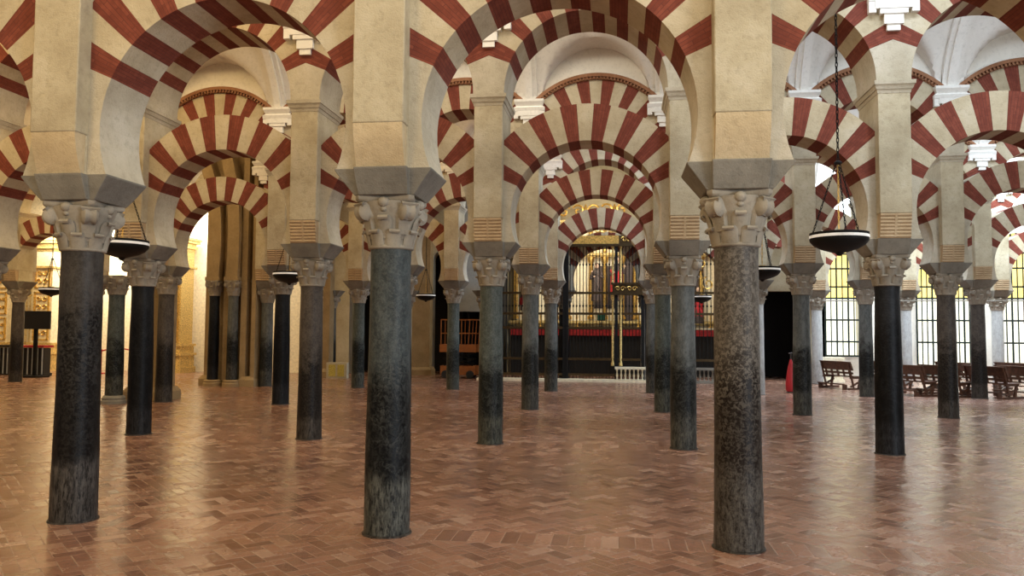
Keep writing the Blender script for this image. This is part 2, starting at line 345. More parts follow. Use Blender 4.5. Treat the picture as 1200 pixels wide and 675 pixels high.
# ------------------------------------------------------------------ column parts
def shaft_mesh(mat, seed=0):
    b = MB(); n = 48; rnd = random.Random(seed); rings = []
    ph = rnd.random()*6
    for k in range(23):
        z = HN*k/22; r = .213-.026*(z/HN)**1.3 + .003*math.sin(z*3+ph)
        if k == 22: r = .194
        rings.append([b.pt((r+.0025*math.sin(3*t+z*2+ph)+.0015*math.sin(11*t+z*9))*math.cos(t), (r+.0025*math.sin(2*t-z+ph))*math.sin(t), z) for t in [2*PI*q/n for q in range(n)]])
    for a, c in zip(rings[:-1], rings[1:]):
        for q in range(n): b.face((a[q], a[(q+1) % n], c[(q+1) % n], c[q]))
    b.face(rings[-1]); return b.mesh('shaft', mat, 60)
def capital_mesh():
    b = MB(); n = 32
    b.lathe([(.196, 0), (.212, .008), (.216, .02), (.210, .034), (.200, .04), (.208, .12), (.224, .22), (.250, .30), (.275, .36), (.292, .41), (.292, .44)], n=n)
    def leaf(ang, w0, w1, prof, th=.022):
        er = Vector((math.cos(ang), math.sin(ang), 0)); et = Vector((-math.sin(ang), math.cos(ang), 0)); K = len(prof)
        loops = []
        for k, (r, z) in enumerate(prof):
            t = k/(K-1); ww = (w0+(w1-w0)*t)*(1-.12*math.cos(t*PI*3))
            r0, z0 = prof[max(0, k-1)]; r1, z1 = prof[min(K-1, k+1)]
            d = Vector((r1-r0, z1-z0)).normalized(); nr, nz = d.y*th, -d.x*th
            c = er*r+Vector((0, 0, z))
            o = er*(r+nr)+Vector((0, 0, z+nz))
            loops.append([c-et*ww, c+et*ww, o+et*ww*.80, er*(r+nr*1.35)+Vector((0, 0, z+nz*1.35)), o-et*ww*.80])
        b.loft(loops)
    lo = [(.192, .03), (.204, .09), (.214, .13), (.226, .162), (.246, .178), (.268, .174), (.276, .156), (.266, .142)]
    hi = [(.192, .10), (.214, .18), (.236, .25), (.256, .290), (.278, .306), (.300, .300), (.310, .280), (.298, .264)]
    for k in range(8): leaf(PI/8+k*PI/4, .078, .046, lo, .018)
    for k in range(8): leaf(k*PI/4, .074, .044, hi, .018)
    for k in range(4):
        a = PI/4+k*PI/2; er = Vector((math.cos(a), math.sin(a), 0)); et = Vector((-math.sin(a), math.cos(a), 0))
        c = er*.282+Vector((0, 0, .345))
        b.lathe([(.022, -.078), (.064, -.072), (.088, -.048), (.080, -.018), (.074, 0), (.080, .018), (.088, .048), (.064, .072), (.022, .078)], c, 18, 0, True, et)
        leaf(a, .075, .080, [(.20, .14), (.215, .22), (.235, .30), (.262, .37), (.30, .41), (.335, .428), (.36, .41)], .035)
        # fleuron on each face
        f = k*PI/2; er = Vector((math.cos(f), math.sin(f), 0))
        b.sphere(er*.262+Vector((0, 0, .425)), .060, 0, (1, 1, .85)); b.sphere(er*.262+Vector((0, 0, .362)), .034, 0, (1, 1, .8))
    def abac(h, d):     # concave sided slab
        L = []
        for k in range(4):
            a0 = PI/4+k*PI/2
            p0 = Vector((math.cos(a0), math.sin(a0)))*h*1.40; p1 = Vector((math.cos(a0+PI/2), math.sin(a0+PI/2)))*h*1.40
            et = Vector((-math.sin(a0), math.cos(a0)))*.03
            q0 = p0+et; q1 = p1-Vector((-math.sin(a0+PI/2), math.cos(a0+PI/2)))*.03
            for s in range(7):
                t = s/6; q = q0.lerp(q1, t); nrm = -q.normalized(); L.append((q+nrm*.045*math.sin(PI*t), d))
        return [(p.x, p.y, z) for p, z in L]
    b.loft([abac(.235, .425), abac(.255, .445), abac(.262, .460), abac(.262, .49)])
    return b.mesh('capital', M['cap'], 50)
CAPM = capital_mesh()
def cross(a, p, L, t, z):     # cruciform outline: front arm half width a, reach p ; side arms reach L, half depth t
    return [(-a, -p, z), (a, -p, z), (a, -t, z), (L, -t, z), (L, t, z), (a, t, z), (a, p, z), (-a, p, z), (-a, t, z), (-L, t, z), (-L, -t, z), (-a, -t, z)]
def impost_mesh():
    b = MB(); b.loft([cross(.235, .30, .285, .26, .49), cross(.245, .36, .37, .30, .60), cross(.250, .41, .455, .325, .71), cross(.250, .415, .46, .33, .73)])
    return b.mesh('impost', M['imp'], 0)
IMPM = impost_mesh()
def pier_meshes(kind):
    pm = MB(); a = .24
    # pilaster body; the front and back undersides are cut back above the corbels
    pm.loft([[(-a, -.34, 3.38), (a, -.34, 3.38), (a, .34, 3.38), (-a, .34, 3.38)], [(-a, -.34, 3.76), (a, -.34, 3.76), (a, .34, 3.76), (-a, .34, 3.76)]], cap=False)
    pm.loft([[(-a, -.5, 3.76), (a, -.5, 3.76), (a, .5, 3.76), (-a, .5, 3.76)], [(-a, -.5, 4.4), (a, -.5, 4.4), (a, .5, 4.4), (-a, .5, 4.4)], [(-a, -.5, 5.66), (a, -.5, 5.66), (a, .5, 5.66), (-a, .5, 5.66)]])
    c = MB(); N = 28; pr = []
    for k in range(N+1):
        t = k/N; z = 3.76-.38*t; y = .495-.085*(1-math.cos(t*PI/2))-.02*t
        if kind == 'rib': y = .49-.055*t + .016*abs(math.sin(t*PI*7))
        pr.append((-y, z))
    c.extr(pr+[(-.30, 3.38), (-.30, 3.76)], -a+.012, a-.012)
    if kind == 'rib':
        pr2 = [(-(.505-.055*k/8), 3.75-.36*k/8) for k in range(9)]
        c.extr(pr2+[(-.3, 3.39), (-.3, 3.75)], -.018, .018)
    cm = c.mesh('corbel', M['corb'] if kind == 'rib' else M['corb_a'], 30)
    k = MB()
    for (z0, z1, g0, g1) in ((5.64, 5.70, .005, .02), (5.70, 5.77, .03, .055), (5.77, 5.83, .065, .07)):
        k.loft([[(-a-g, -.5-g, z), (a+g, -.5-g, z), (a+g, .5+g, z), (-a-g, .5+g, z)] for g, z in ((g0, z0), (g1, z1))])
    return pm.mesh('pilaster', M['stone'], 30), cm, k.mesh('cornice', M['stone_p'], 30)
PM = {k: pier_meshes(k) for k in ('plain', 'rib')}
def bracket_mesh():      # stepped white bracket that carries the vault rib, on the front face of the wall
    b = MB(); y1 = -.40
    def slab(hw, d, z0, z1): b.box(-hw, hw, -.5-d, y1, z0, z1)
    slab(.10, .05, 6.62, 6.74); slab(.145, .07, 6.72, 6.90); slab(.21, .09, 6.88, 6.98); slab(.28, .10, 6.96, 7.10)
    for s in (-1, 1): b.box(s*.32-.055, s*.32+.055, -.59, y1, 6.90, 7.10)
    b.loft([[(-.38, -.60, 7.08), (.38, -.60, 7.08), (.38, y1, 7.08), (-.38, y1, 7.08)], [(-.38, -.62, 7.16), (.38, -.62, 7.16), (.38, y1, 7.16), (-.38, y1, 7.16)], [(-.32, -.58, 7.20), (.32, -.58, 7.20), (.32, y1, 7.20), (-.32, y1, 7.20)], [(-.36, -.64, 7.30), (.36, -.64, 7.30), (.36, y1, 7.30), (-.36, y1, 7.30)], [(-.36, -.64, 7.36), (.36, -.64, 7.36), (.36, y1, 7.36), (-.36, y1, 7.36)]])
    b.box(-.30, .30, -.50, y1, 7.36, 7.95); b.box(-.19, .19, -.55, y1, 7.36, 7.9); b.box(-.08, .08, -.59, y1, 7.36, 7.8)
    return b.mesh('vault_bracket', M['white'], 30)
BRM = bracket_mesh()

# ------------------------------------------------------------------ arch meshes
def arch_mesh(r, R, zc, th0, n, hy, zbase, xlim):
    b = MB(); th0 = math.radians(th0); st = (PI-2*th0)/n; sub = 3
    def outp(t):
        c = abs(math.cos(t)); d = R if c*R <= xlim else xlim/c
        return (d*math.cos(t), zc+d*math.sin(t))
    def inp(t): return (r*math.cos(t), zc+r*math.sin(t))
    def seg(t0, t1, i0, i1, o0, o1, m, cap=True):
        A = t0*1.55; B = t1*1.55
        def rad(p): return math.hypot(p[0], p[1]-zc)
        for y, fl in ((-hy, False), (hy, True)):
            q = [(i0[0], y, i0[1]), (o0[0], y, o0[1]), (o1[0], y, o1[1]), (i1[0], y, i1[1])]; uv = [(A, r), (A, rad(o0)), (B, rad(o1)), (B, r)]
            if fl: q = q[::-1]; uv = uv[::-1]
            b.quad(*q, m=m, uv=uv)
        b.quad((i0[0], -hy, i0[1]), (i1[0], -hy, i1[1]), (i1[0], hy, i1[1]), (i0[0], hy, i0[1]), m=m, uv=[(A, -hy), (B, -hy), (B, hy), (A, hy)])
        if cap: b.quad((o0[0], -hy, o0[1]), (o0[0], hy, o0[1]), (o1[0], hy, o1[1]), (o1[0], -hy, o1[1]), m=m, uv=[(A, -hy), (A, hy), (B, hy), (B, -hy)])
    for k in range(n):
        m = 1 if k % 2 == 0 else 0
        for s in range(sub):
            t0 = th0+st*(k+s/sub); t1 = th0+st*(k+(s+1)/sub)
            seg(t0, t1, inp(t0), inp(t1), outp(t0), outp(t1), m)
    tb = math.asin(max(-1, min(1, (zbase-zc)/r))); K = 8; zt = outp(th0)[1]
    for side in (0, 1):
        for k in range(K):
            a0 = tb+(th0-tb)*k/K; a1 = tb+(th0-tb)*(k+1)/K
            i0, i1 = inp(a0), inp(a1); o0 = (xlim, zbase+(zt-zbase)*k/K); o1 = (xlim, zbase+(zt-zbase)*(k+1)/K)
            if side: i0, i1, o0, o1 = [(-p[0], p[1]) for p in (i0, i1, o0, o1)]
            seg(a0, a1, i0, i1, o0, o1, 2, False)
    return b.mesh('arch', [M['stone_w'], M['red'], M['stone_p']], 30)
LOWM = arch_mesh(1.24, 1.86, 3.82, 23.7, 15, .32, 3.38, 1.44)
UPM = arch_mesh(1.34, 1.95, 5.86, 21.5, 15, .5, 5.83, 1.6)
def hood_mesh():
    b = MB(); zc = 5.86; a0 = math.acos(1.6/2.02); N = 30
    for (r0, r1, hy) in ((1.95, 2.02, .53), (2.02, 2.10, .58)):
        for k in range(N):
            t0 = a0+(PI-2*a0)*k/N; t1 = a0+(PI-2*a0)*(k+1)/N
            p = [(r*math.cos(t), zc+r*math.sin(t)) for r, t in ((r0, t0), (r1, t0), (r1, t1), (r0, t1))]
            b.loft([[(x, -hy, z) for x, z in p], [(x, hy, z) for x, z in p]])
    for k in range(44):
        t = a0+.02+(PI-2*a0-.04)*k/43
        c = (1.985*math.cos(t), 0, zc+1.985*math.sin(t))
        for y in (-.555, .555): b.obox((c[0], y, c[2]), (math.cos(t)*.03, 0, math.sin(t)*.03), (-math.sin(t)*.017, 0, math.cos(t)*.017), (0, .022, 0))
    return b.mesh('hood_moulding', M['hood'], 30)
HOODM = hood_mesh()
def wallbay_mesh():
    b = MB(); zc = 5.86; xs = [-1.6+3.2*k/20 for k in range(21)]
    zz = lambda x: zc+math.sqrt(1.94**2-x*x)
    for x0, x1 in zip(xs[:-1], xs[1:]):
        for y, fl in ((-.44, 0), (.44, 1)):
            q = [(x0, y, zz(x0)), (x1, y, zz(x1)), (x1, y, 9.9), (x0, y, 9.9)]
            b.quad(*(q[::-1] if fl else q))
        b.quad((x0, -.44, 9.9), (x1, -.44, 9.9), (x1, .44, 9.9), (x0, .44, 9.9))
    return b.mesh('wall_spandrel', M['plaster'], 0)
WBM = wallbay_mesh()

# ------------------------------------------------------------------ arcades
ROWN = ['nearest', 'second', 'third', 'fourth', 'farthest']
ORD = ['first', 'second', 'third', 'fourth', 'fifth', 'sixth', 'seventh', 'eighth', 'ninth', 'tenth']
LOOK = {
 (0, -2): ('A1', 'black-brown marble column in the left foreground with a scuffed grey foot'),
 (0, -1): ('A2', 'blue-grey white-veined marble column in the foreground, nearest the middle of the hall'),
 (0, 0): ('A3', 'thick speckled brown marble column in the right foreground, closest of all columns'),
 (1, -3): ('black', 'black polished column just right of the big left foreground column'),
 (1, -2): ('brown', 'dark grey-brown column standing between the left and middle foreground columns'),
 (1, -1): ('green', 'green-grey column with black lower half, just right of the blue-grey foreground column'),
 (1, 0): ('grey', 'mottled grey column just left of the closest brown foreground column'),
 (1, 1): ('black', 'jet black column under the ribbed corbel beside the large hanging lamp'),
 (2, -4): ('brown', 'brown-black column behind and right of the black column on the left'),
 (2, -3): ('black', 'slim black column left of the dark grey-brown second-row column'),
 (2, -2): ('grey', 'third-row column hidden behind the blue-grey foreground column'),
 (2, -1): ('grey', 'grey column with dark middle in the third row, left of the iron chapel gate'),
 (2, 0): ('green', 'blue-grey third-row column standing right beside a slimmer column at the chapel gate'),
 (2, 1): ('grey', 'grey column with a red extinguisher leaning at its left side'),
 (2, 2): ('brown', 'dark brown column in front of the pews, third row, rightmost full column'),
 (3, -7): ('brown', 'reddish brown column at the far left edge by the black television'),
 (3, -4): ('grey', 'slim grey fourth-row column against the ochre clustered pier'),
 (3, -3): ('green', 'green-grey fourth-row column just left of the blue-grey foreground column, before a dark doorway'),
 (3, -2): ('green', 'slim dark teal column in front of the orange lift platform'),
 (3, -1): ('grey', 'slim grey column in the fourth row in front of the iron chapel screen'),
 (3, 0): ('grey', 'slim fourth-row column tucked behind the left side of the blue-grey third-row column'),
 (3, 1): ('pale', 'pale fourth-row column peeking past the right edge of the closest brown column'),
 (3, 2): ('grey', 'slim dark grey column left of the jet black column, in front of the windows'),
 (3, 3): ('brown', 'red-brown column between two rows of pews, fourth row'),
 (4, -4): ('grey', 'slim grey column at the dark doorway beside the yellow and beige box'),
 (4, -1): ('black', 'dark column standing right behind the iron chapel screen'),
 (4, 2): ('pale', 'pale worn column beside the small plinth and first pew'),
 (4, 3): ('pale', 'white-lit pale column seen between the black column and the brown column by the pews'),
 (4, 4): ('pale', 'white marble column at far right behind the pews'),
}
SN = {(0, -2): 'left foreground column', (0, -1): 'middle foreground column', (0, 0): 'right foreground column',
 (1, -3): 'black column right of the left foreground one', (1, -2): 'dark grey-brown second-row column', (1, -1): 'green-grey second-row column', (1, 0): 'mottled grey second-row column', (1, 1): 'jet black column',
 (2, -4): 'brown-black third-row column at left', (2, -3): 'slim black third-row column', (2, -2): 'column hidden behind the middle foreground one', (2, -1): 'grey third-row column left of the gate', (2, 0): 'blue-grey third-row column right of the gate', (2, 1): 'third-row column with the red extinguisher', (2, 2): 'dark brown third-row column by the pews',
 (3, -7): 'reddish column at far left', (3, -6): 'column hidden behind the left foreground one', (3, -4): 'slim grey column by the clustered pier', (3, -3): 'fourth-row column before the dark doorway', (3, -2): 'teal column before the orange lift', (3, -1): 'slim grey column before the screen', (3, 0): 'slim fourth-row column right of the gate', (3, 1): 'pale sliver column behind the right foreground one', (3, 2): 'slim dark column beside the jet black one', (3, 3): 'red-brown column among the pews',
 (4, -4): 'column by the yellow and beige box', (4, -3): 'far column behind the middle foreground one', (4, -2): 'far column behind the green-grey one', (4, -1): 'dark column behind the chapel screen', (4, 0): 'farthest-row column right of the gate', (4, 1): 'far column behind the right foreground one', (4, 2): 'pale column beside the small plinth', (4, 3): 'pale column right of the jet black one', (4, 4): 'white marble column at far right'}
NAMES = ['nearest', 'second', 'third', 'fourth', 'farthest']
def short(r, i=0): return NAMES[r]+' row'
COLS = {0: range(-3, 2), 1: range(-4, 3), 2: range(-4, 4), 3: [-8, -7, -6, -4, -3, -2, -1, 0, 1, 2, 3, 4], 4: [-4, -3, -2, -1, 0, 1, 2, 3, 4, 5]}
def sn(r, i):
    if (r, i) in SN: return SN[r, i]
    return '%s-row column just beyond the %s edge' % (NAMES[r], 'left' if i < 0 else 'right')
def col_label(r, i):
    if (r, i) in LOOK: return LOOK[r, i]
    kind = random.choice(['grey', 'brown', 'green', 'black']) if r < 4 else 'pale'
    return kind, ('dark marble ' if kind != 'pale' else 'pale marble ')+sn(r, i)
SHM = {}
BR = MB(); BR.lathe([(.232, 0), (.232, .006), (.226, .014), (.212, .016)], n=32); BRG = BR.mesh('base_ring', MAR['brown'], 40)
JIT = {(3, -7): (.35, 0)}
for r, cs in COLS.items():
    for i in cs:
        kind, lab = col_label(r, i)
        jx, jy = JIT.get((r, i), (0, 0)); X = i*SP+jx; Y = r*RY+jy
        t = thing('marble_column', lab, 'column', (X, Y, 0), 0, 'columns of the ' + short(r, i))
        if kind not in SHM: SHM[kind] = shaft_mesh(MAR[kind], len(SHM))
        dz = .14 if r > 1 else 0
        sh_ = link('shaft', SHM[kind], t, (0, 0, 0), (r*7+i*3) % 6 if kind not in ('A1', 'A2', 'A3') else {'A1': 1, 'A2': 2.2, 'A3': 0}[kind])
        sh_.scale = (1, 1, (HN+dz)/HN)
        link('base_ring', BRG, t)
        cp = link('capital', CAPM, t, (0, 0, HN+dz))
        ip = bevel(link('impost_block', IMPM, t, (0, 0, HN+dz)), .008)
        if r == 4 and i < 0 and i < -1: continue
        # pier above
        pk = 'plain' if r == 0 else 'rib'; pl, cb, cn = PM[pk]
        pt = thing('arcade_pier', ('cream pier with a smooth curved corbel above the ' if r == 0 else 'cream pier with ribbed tan corbel above the ')+sn(r, i), 'pier', (X, Y, dz), 0, 'piers of the ' + short(r))
        bevel(link('pilaster', pl, pt), .012)
        c1 = link('corbel', cb, pt); c2 = link('corbel', cb, pt, (0, 0, 0), PI)
        if not (r == 4 and i < 1):
            link('cornice', cn, pt); tag(link('vault_bracket', BRM, None, (X, Y, dz)), 'white stepped vault bracket high over the ' + sn(r, i), 'bracket', 'white brackets of the ' + short(r))
SKIPB = {(3, -6), (3, -5)}
def bayname(r, i):
    if (r, i) in SN: return 'springing rightward from the '+SN[r, i]
    return 'springing leftward from the '+sn(r, i+1)
for r in range(5):
    cs = list(COLS[r]); seq = [i for i in cs if i+1 in cs and (r, i) not in SKIPB]
    for i in seq:
        X = (i+.5)*SP; Y = r*RY; dz = .14 if r > 1 else 0
        if r == 4 and i < -2: continue
        tag(link('horseshoe_arch', LOWM, None, (X, Y, dz)), 'striped lower horseshoe arch ' + bayname(r, i), 'arch', 'lower horseshoe arches of the ' + short(r, i))
        if r == 4 and i < 1: continue
        u = thing('upper_arch', 'striped upper round arch ' + bayname(r, i), 'arch', (X, Y, dz), 0, 'upper arches of the ' + short(r, i))
        link('arch_ring', UPM, u); link('hood_moulding', HOODM, u)
        struct(link('wall_spandrel', WBM, None, (X, Y, dz)))

# ------------------------------------------------------------------ outer walls with openings
def wall_open(name, x0, x1, y0, th, z1, ops, mat):
    """wall along x; ops = (xa, xb, z_sill, z_top, arched)"""
    b = MB(); ops = sorted(ops); cur = x0; N = 12
    def blk(a, c, zb, zt):
        b.box(a, c, y0, y0+th, zb, zt)
    for (xa, xb, zs, zt, ar) in ops:
        blk(cur, xa, 0, z1)
        if zs > 0: blk(xa, xb, 0, zs)
        if not ar: blk(xa, xb, zt, z1)
        else:
            h = (xb-xa)/2; cx = (xa+xb)/2
            for k in range(N):
                a = PI-PI*k/N; c = PI-PI*(k+1)/N
                p, q = (cx+h*math.cos(a), zt-h+h*math.sin(a)), (cx+h*math.cos(c), zt-h+h*math.sin(c))
                for y, fl in ((y0, 0), (y0+th, 1)):
                    Q = [(p[0], y, p[1]), (q[0], y, q[1]), (q[0], y, z1), (p[0], y, z1)]; b.quad(*(Q[::-1] if fl else Q))
                b.quad((p[0], y0, p[1]), (p[0], y0+th, p[1]), (q[0], y0+th, q[1]), (q[0], y0, q[1]))
        cur = xb
    blk(cur, x1, 0, z1)
    return struct(link(name, b.mesh(name, mat, 0)))
WIN = [(7.95, 9.4, .9, 5.95, True), (11.75, 14.1, .15, 5.6, True), (14.9, 17.0, .15, 6.3, True)]
wall_open('wall_back_left', -33, -8.3, 26.6, .6, 10, [(-12.9, -10.3, 0, 4.9, True), (-9.15, -8.35, 0, 5.4, True)], M['olive'])
wall_open('wall_back_niche', -8.3, -6.3, 26.6, .6, 10, [(-8.25, -6.35, 0, 2.75, False)], M['greywall'])
wall_open('wall_back_door', 3.9, 7.2, 26.2, .6, 10, [(4.65, 6.25, 0, 3.62, False)], M['olive'])
wall_open('wall_back_right', 7.2, 22, 29.2, .5, 10, WIN, M['plaster'])
for nm, a in (('wall_left', (-33.4, -33, -2, 30)), ('wall_right', (20, 20.4, 14, 30))):
    b = MB(); b.box(a[0], a[1], a[2], a[3], 0, 10); struct(link(nm, b.mesh(nm, M['plaster'], 0)))
b = MB(); b.box(7.0, 7.2, 26.2, 29.4, 0, 10); struct(link('wall_return', b.mesh('wall_return', M['plaster'], 0)))
# rooms behind the doorways, their shade put into black walls
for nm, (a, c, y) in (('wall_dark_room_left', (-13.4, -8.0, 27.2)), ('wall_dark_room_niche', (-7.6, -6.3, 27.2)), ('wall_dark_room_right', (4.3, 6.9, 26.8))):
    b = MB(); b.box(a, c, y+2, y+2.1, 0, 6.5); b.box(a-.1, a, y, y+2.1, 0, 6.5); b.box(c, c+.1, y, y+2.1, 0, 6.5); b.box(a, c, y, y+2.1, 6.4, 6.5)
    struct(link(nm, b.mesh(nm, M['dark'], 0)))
# flat ceiling over the strip between the last vault and the back walls
b = MB(); b.box(-33, -6.3, 23.9, 29.4, 9.9, 10); b.box(-6.3, 3.9, 23.9, 31, 9.9, 10); b.box(3.9, 22, 23.9, 29.4, 9.9, 10); b.box(-33, -6.3, 29.3, 29.4, 0, 10)
struct(link('ceiling', b.mesh('ceiling_flat', M['plaster'], 0)))

# windows at the right: iron grille in front of glowing glass, things of their own
def emis(name, col, st):
    t = NT(name); n = t.noise(t.wpos(), 1.5, 4); c = t.ramp(n, [(.3, tuple(x*.8 for x in col)), (.7, col)])
    t.l(c, t.b.inputs['Emission Color']); t.l(c, t.b.inputs['Base Color']); t.b.inputs['Emission Strength'].default_value = st; t.b.inputs['Roughness'].default_value = .3
    return t.m
M['pane_y'] = emis('yellow_window_glass', (.95, .74, .24), 1.3)
M['pane_w'] = emis('white_window_glass', (.92, .90, .76), 1.0)
for k, (xa, xb, zs, zt, ar) in enumerate(WIN):
    wn_ = link('window_%d' % (k+1), None, None, (0, 0, 0)); struct(wn_)
    b = MB(); b.box(xa-.1, xb+.1, 29.75, 29.8, zs, 3.5); link('lower_glass', b.mesh('lower_glass', M['pane_w'], 0), wn_)
    b = MB(); b.box(xa-.1, xb+.1, 29.75, 29.8, 3.5, zt+.1); link('upper_glass', b.mesh('upper_glass', M['pane_y'], 0), wn_)
    b = MB(); n = max(4, int((xb-xa)/.21)); h = (xb-xa)/2; cx = (xa+xb)/2
    for q in range(n+1):
        x = xa+(xb-xa)*q/n; zt2 = zt-h+math.sqrt(max(0, h*h-(x-cx)**2))
        thick = .028 if q % max(2, n//3) else .055
        b.box(x-thick/2-.004, x+thick/2+.004, 29.08, 29.12, zs, max(zs+.5, zt2-.02))
    for z in (zs+.03, 1.55, 2.5, 3.45, 3.95, 4.75, 5.4):
        if z < zt-.3:
            hw = h if z < zt-h else math.sqrt(max(0, h*h-(z-zt+h)**2))
            b.box(cx-hw, cx+hw, 29.05, 29.13, z-.035, z+.035)
    tag(link('window_grille', b.mesh('window_grille', M['green_iron'], 0)), ['tall narrow black iron grille over the yellow arched window left of the black column', 'wide green-black iron grille behind the pews between the brown columns', 'black iron grille over the arched window at the right edge'][k], 'grille', 'iron window grilles')

# ------------------------------------------------------------------ clustered pier on the left
def moulded_base(b, x0, x1, y0, y1):
    b.box(x0-.12, x1+.12, y0-.12, y1+.12, 0, .22); b.box(x0-.12, x1+.12, y0-.12, y1+.12, .22, .34, 0, .08, .08)
t = thing('clustered_pier', 'ochre plastered clustered pier with two dark attached columns at left', 'pier', (0, 0, 0))
b = MB(); b.box(-15.0, -13.2, 18.05, 18.7, 0, 10); b.box(-13.2, -13.06, 17.75, 18.7, 0, 10); b.box(-14.25, -14.02, 17.85, 18.1, 0, 10)
b.box(-13.58, -13.38, 17.75, 18.1, 0, 10)
moulded_base(b, -15.0, -13.9, 18.05, 18.7); moulded_base(b, -13.45, -13.15, 17.8, 18.7)
link('core', b.mesh('core', M['ochre'], 30), t)
def relief(x0, zs, pts, w):   # curved archivolt ribs that climb the face
    b = MB()
    for (p, q) in zip(pts[:-1], pts[1:]):
        b.loft([[(p[0]-w, 17.55, p[1]), (p[0]+w, 17.55, p[1]), (p[0]+w, 18.1, p[1]), (p[0]-w, 18.1, p[1])], [(q[0]-w, 17.55, q[1]), (q[0]+w, 17.55, q[1]), (q[0]+w, 18.1, q[1]), (q[0]-w, 18.1, q[1])]])
    return b
for x, s in ((-14.5, 1), (-13.83, .6)):
    tp = [(x-.02+.12*math.sin(k/12*PI*.9)*s - .55*s*(k/12)**3, 3.42+4.4*k/12) for k in range(13)]
    link('archivolt', relief(0, 0, tp, .2).mesh('archivolt', M['ochre'], 30), t)
for x in (-14.5, -13.83):
    cc = link('attached_column', SHM['black' if x < -14 else 'grey'], t, (x, 17.72, .2)); cc.scale = (.86, .86, 1.06)
    c = link('capital', CAPM, cc, (0, 0, HN))
    b = MB(); b.lathe([(.30, 0), (.30, .1), (.27, .14), (.28, .18), (.25, .22)], n=24); link('base', b.mesh('column_base', M['ochre'], 30), t, (x, 17.72, 0))
    b = MB(); b.loft([cross(.2, .2, .22, .2, 3.5), cross(.23, .24, .26, .24, 3.6)]) if False else b.box(x-.25, x+.25, 17.5, 18.1, 3.52, 3.64)
    link('impost', b.mesh('impost', M['ochre'], 0), t)
# second, nearer pier with its column
t = thing('wall_pier', 'ochre wall pier behind the black column at left with moulded base', 'pier', (0, 0, 0))
b = MB(); b.box(-14.0, -13.05, 12.4, 13.0, 0, 3.3); moulded_base(b, -14.0, -13.05, 12.4, 13.0)
b.box(-14.1, -13.02, 12.3, 13.1, 3.2, 3.38); link('core', b.mesh('core', M['ochre'], 30), t)
t = thing('marble_column', 'green-grey column on a ringed base, half hidden by the left foreground column', 'column', (-13.72, 11.35, 0))
s_ = link('shaft', SHM['green'], t, (0, 0, .2)); s_.scale = (1, 1, .96)
link('capital', CAPM, t, (0, 0, .2+HN*.96))
b = MB(); b.lathe([(.30, 0), (.30, .07), (.27, .10), (.28, .15), (.24, .2), (.22, .21)], n=28); link('base_ring', b.mesh('column_base', M['imp'], 30), t)

# ------------------------------------------------------------------ chapel behind the iron screen
for nm, bx in (('wall_chapel_back', (-6.6, 4.2, 30.6, 31)), ('wall_chapel_left', (-6.6, -6.3, 27.2, 31)), ('wall_chapel_right', (3.9, 4.2, 26.8, 31))):
    b = MB(); b.box(*bx, 0, 10); struct(link(nm, b.mesh(nm, M['olive'], 0)))
area('altar_light', (-1.6, 26.0, 8.2), (math.radians(-38), 0, PI), 7, 1, 420, (1, .88, .66))
area('altar_light', (-1.6, 27.0, 4.6), (math.radians(80), 0, 0), 6, .6, 60, (1, .88, .68))
# retable
t = thing('altarpiece', 'gilded altarpiece of cream panels and gold columns behind the iron screen', 'altarpiece', (-1.4, 29.6, 0))
b = MB(); b.box(-4.6, 5.0, .5, .8, 0, 7.0); link('back_panel', b.mesh('back_panel', M['cream'], 0), t)
b = MB()
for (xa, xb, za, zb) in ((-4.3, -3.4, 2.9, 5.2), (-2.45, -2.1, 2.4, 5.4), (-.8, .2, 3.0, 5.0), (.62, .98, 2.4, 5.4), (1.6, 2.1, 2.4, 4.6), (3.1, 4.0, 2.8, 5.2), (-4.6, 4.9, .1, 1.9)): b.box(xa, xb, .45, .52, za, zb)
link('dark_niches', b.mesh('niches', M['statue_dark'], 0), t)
b = MB()
for x in (-4.5, -3.9, -2.6, -2.0, -.95, -.3, .5, 1.1, 2.2, 2.9, 4.1, 4.8):
    b.lathe([(.16, 0), (.16, .12), (.10, .16), (.115, 1.2), (.09, 2.6), (.14, 2.7), (.17, 2.9), (.17, 2.98)], (x, .35, 2.5), 12)
    b.lathe([(.13, 0), (.09, .05), (.10, .8), (.08, 1.3), (.14, 1.42)], (x, .35, 5.62), 12)
link('gilded_columns', b.mesh('gilded_columns', M['gold'], 40), t)
b = MB()
for z, d in ((2.3, .12), (5.48, .1), (7.02, .12)): b.box(-4.8, 5.1, .1, .8, z, z+d); b.box(-4.7, 5.0, .2, .8, z-.08, z)
b.box(-4.6, 5.0, .2, .8, .9, 1.6)
link('entablature', b.mesh('entablature', M['goldp'], 0), t)
def scroll(b, cx, cz, r, y, turns=1.6, th=.035, sgn=1, ph=0, ax='x'):
    P = [(cx+sgn*r*(1-k/26)*math.cos(ph+turns*2*PI*k/26), y, cz+r*(1-k/26)*math.sin(ph+turns*2*PI*k/26)) for k in range(23)]
    b.tube(P, th, 0, 5)
b = MB()
for k in range(7):
    x = -3.9+k*1.35; h = 1.1-.12*abs(k-3)
    for s in (-1, 1): scroll(b, x+s*.34, 7.25+h*.35, .30, .3, 1.5, .05, s, .5)
    b.lathe([(.05, 0), (.14, .2), (.05, .4), (.12, .55), (.02, .8)], (x, .3, 7.1), 8)
    link('crest', b.mesh('crest', M['gold'], 40), t); b = MB()
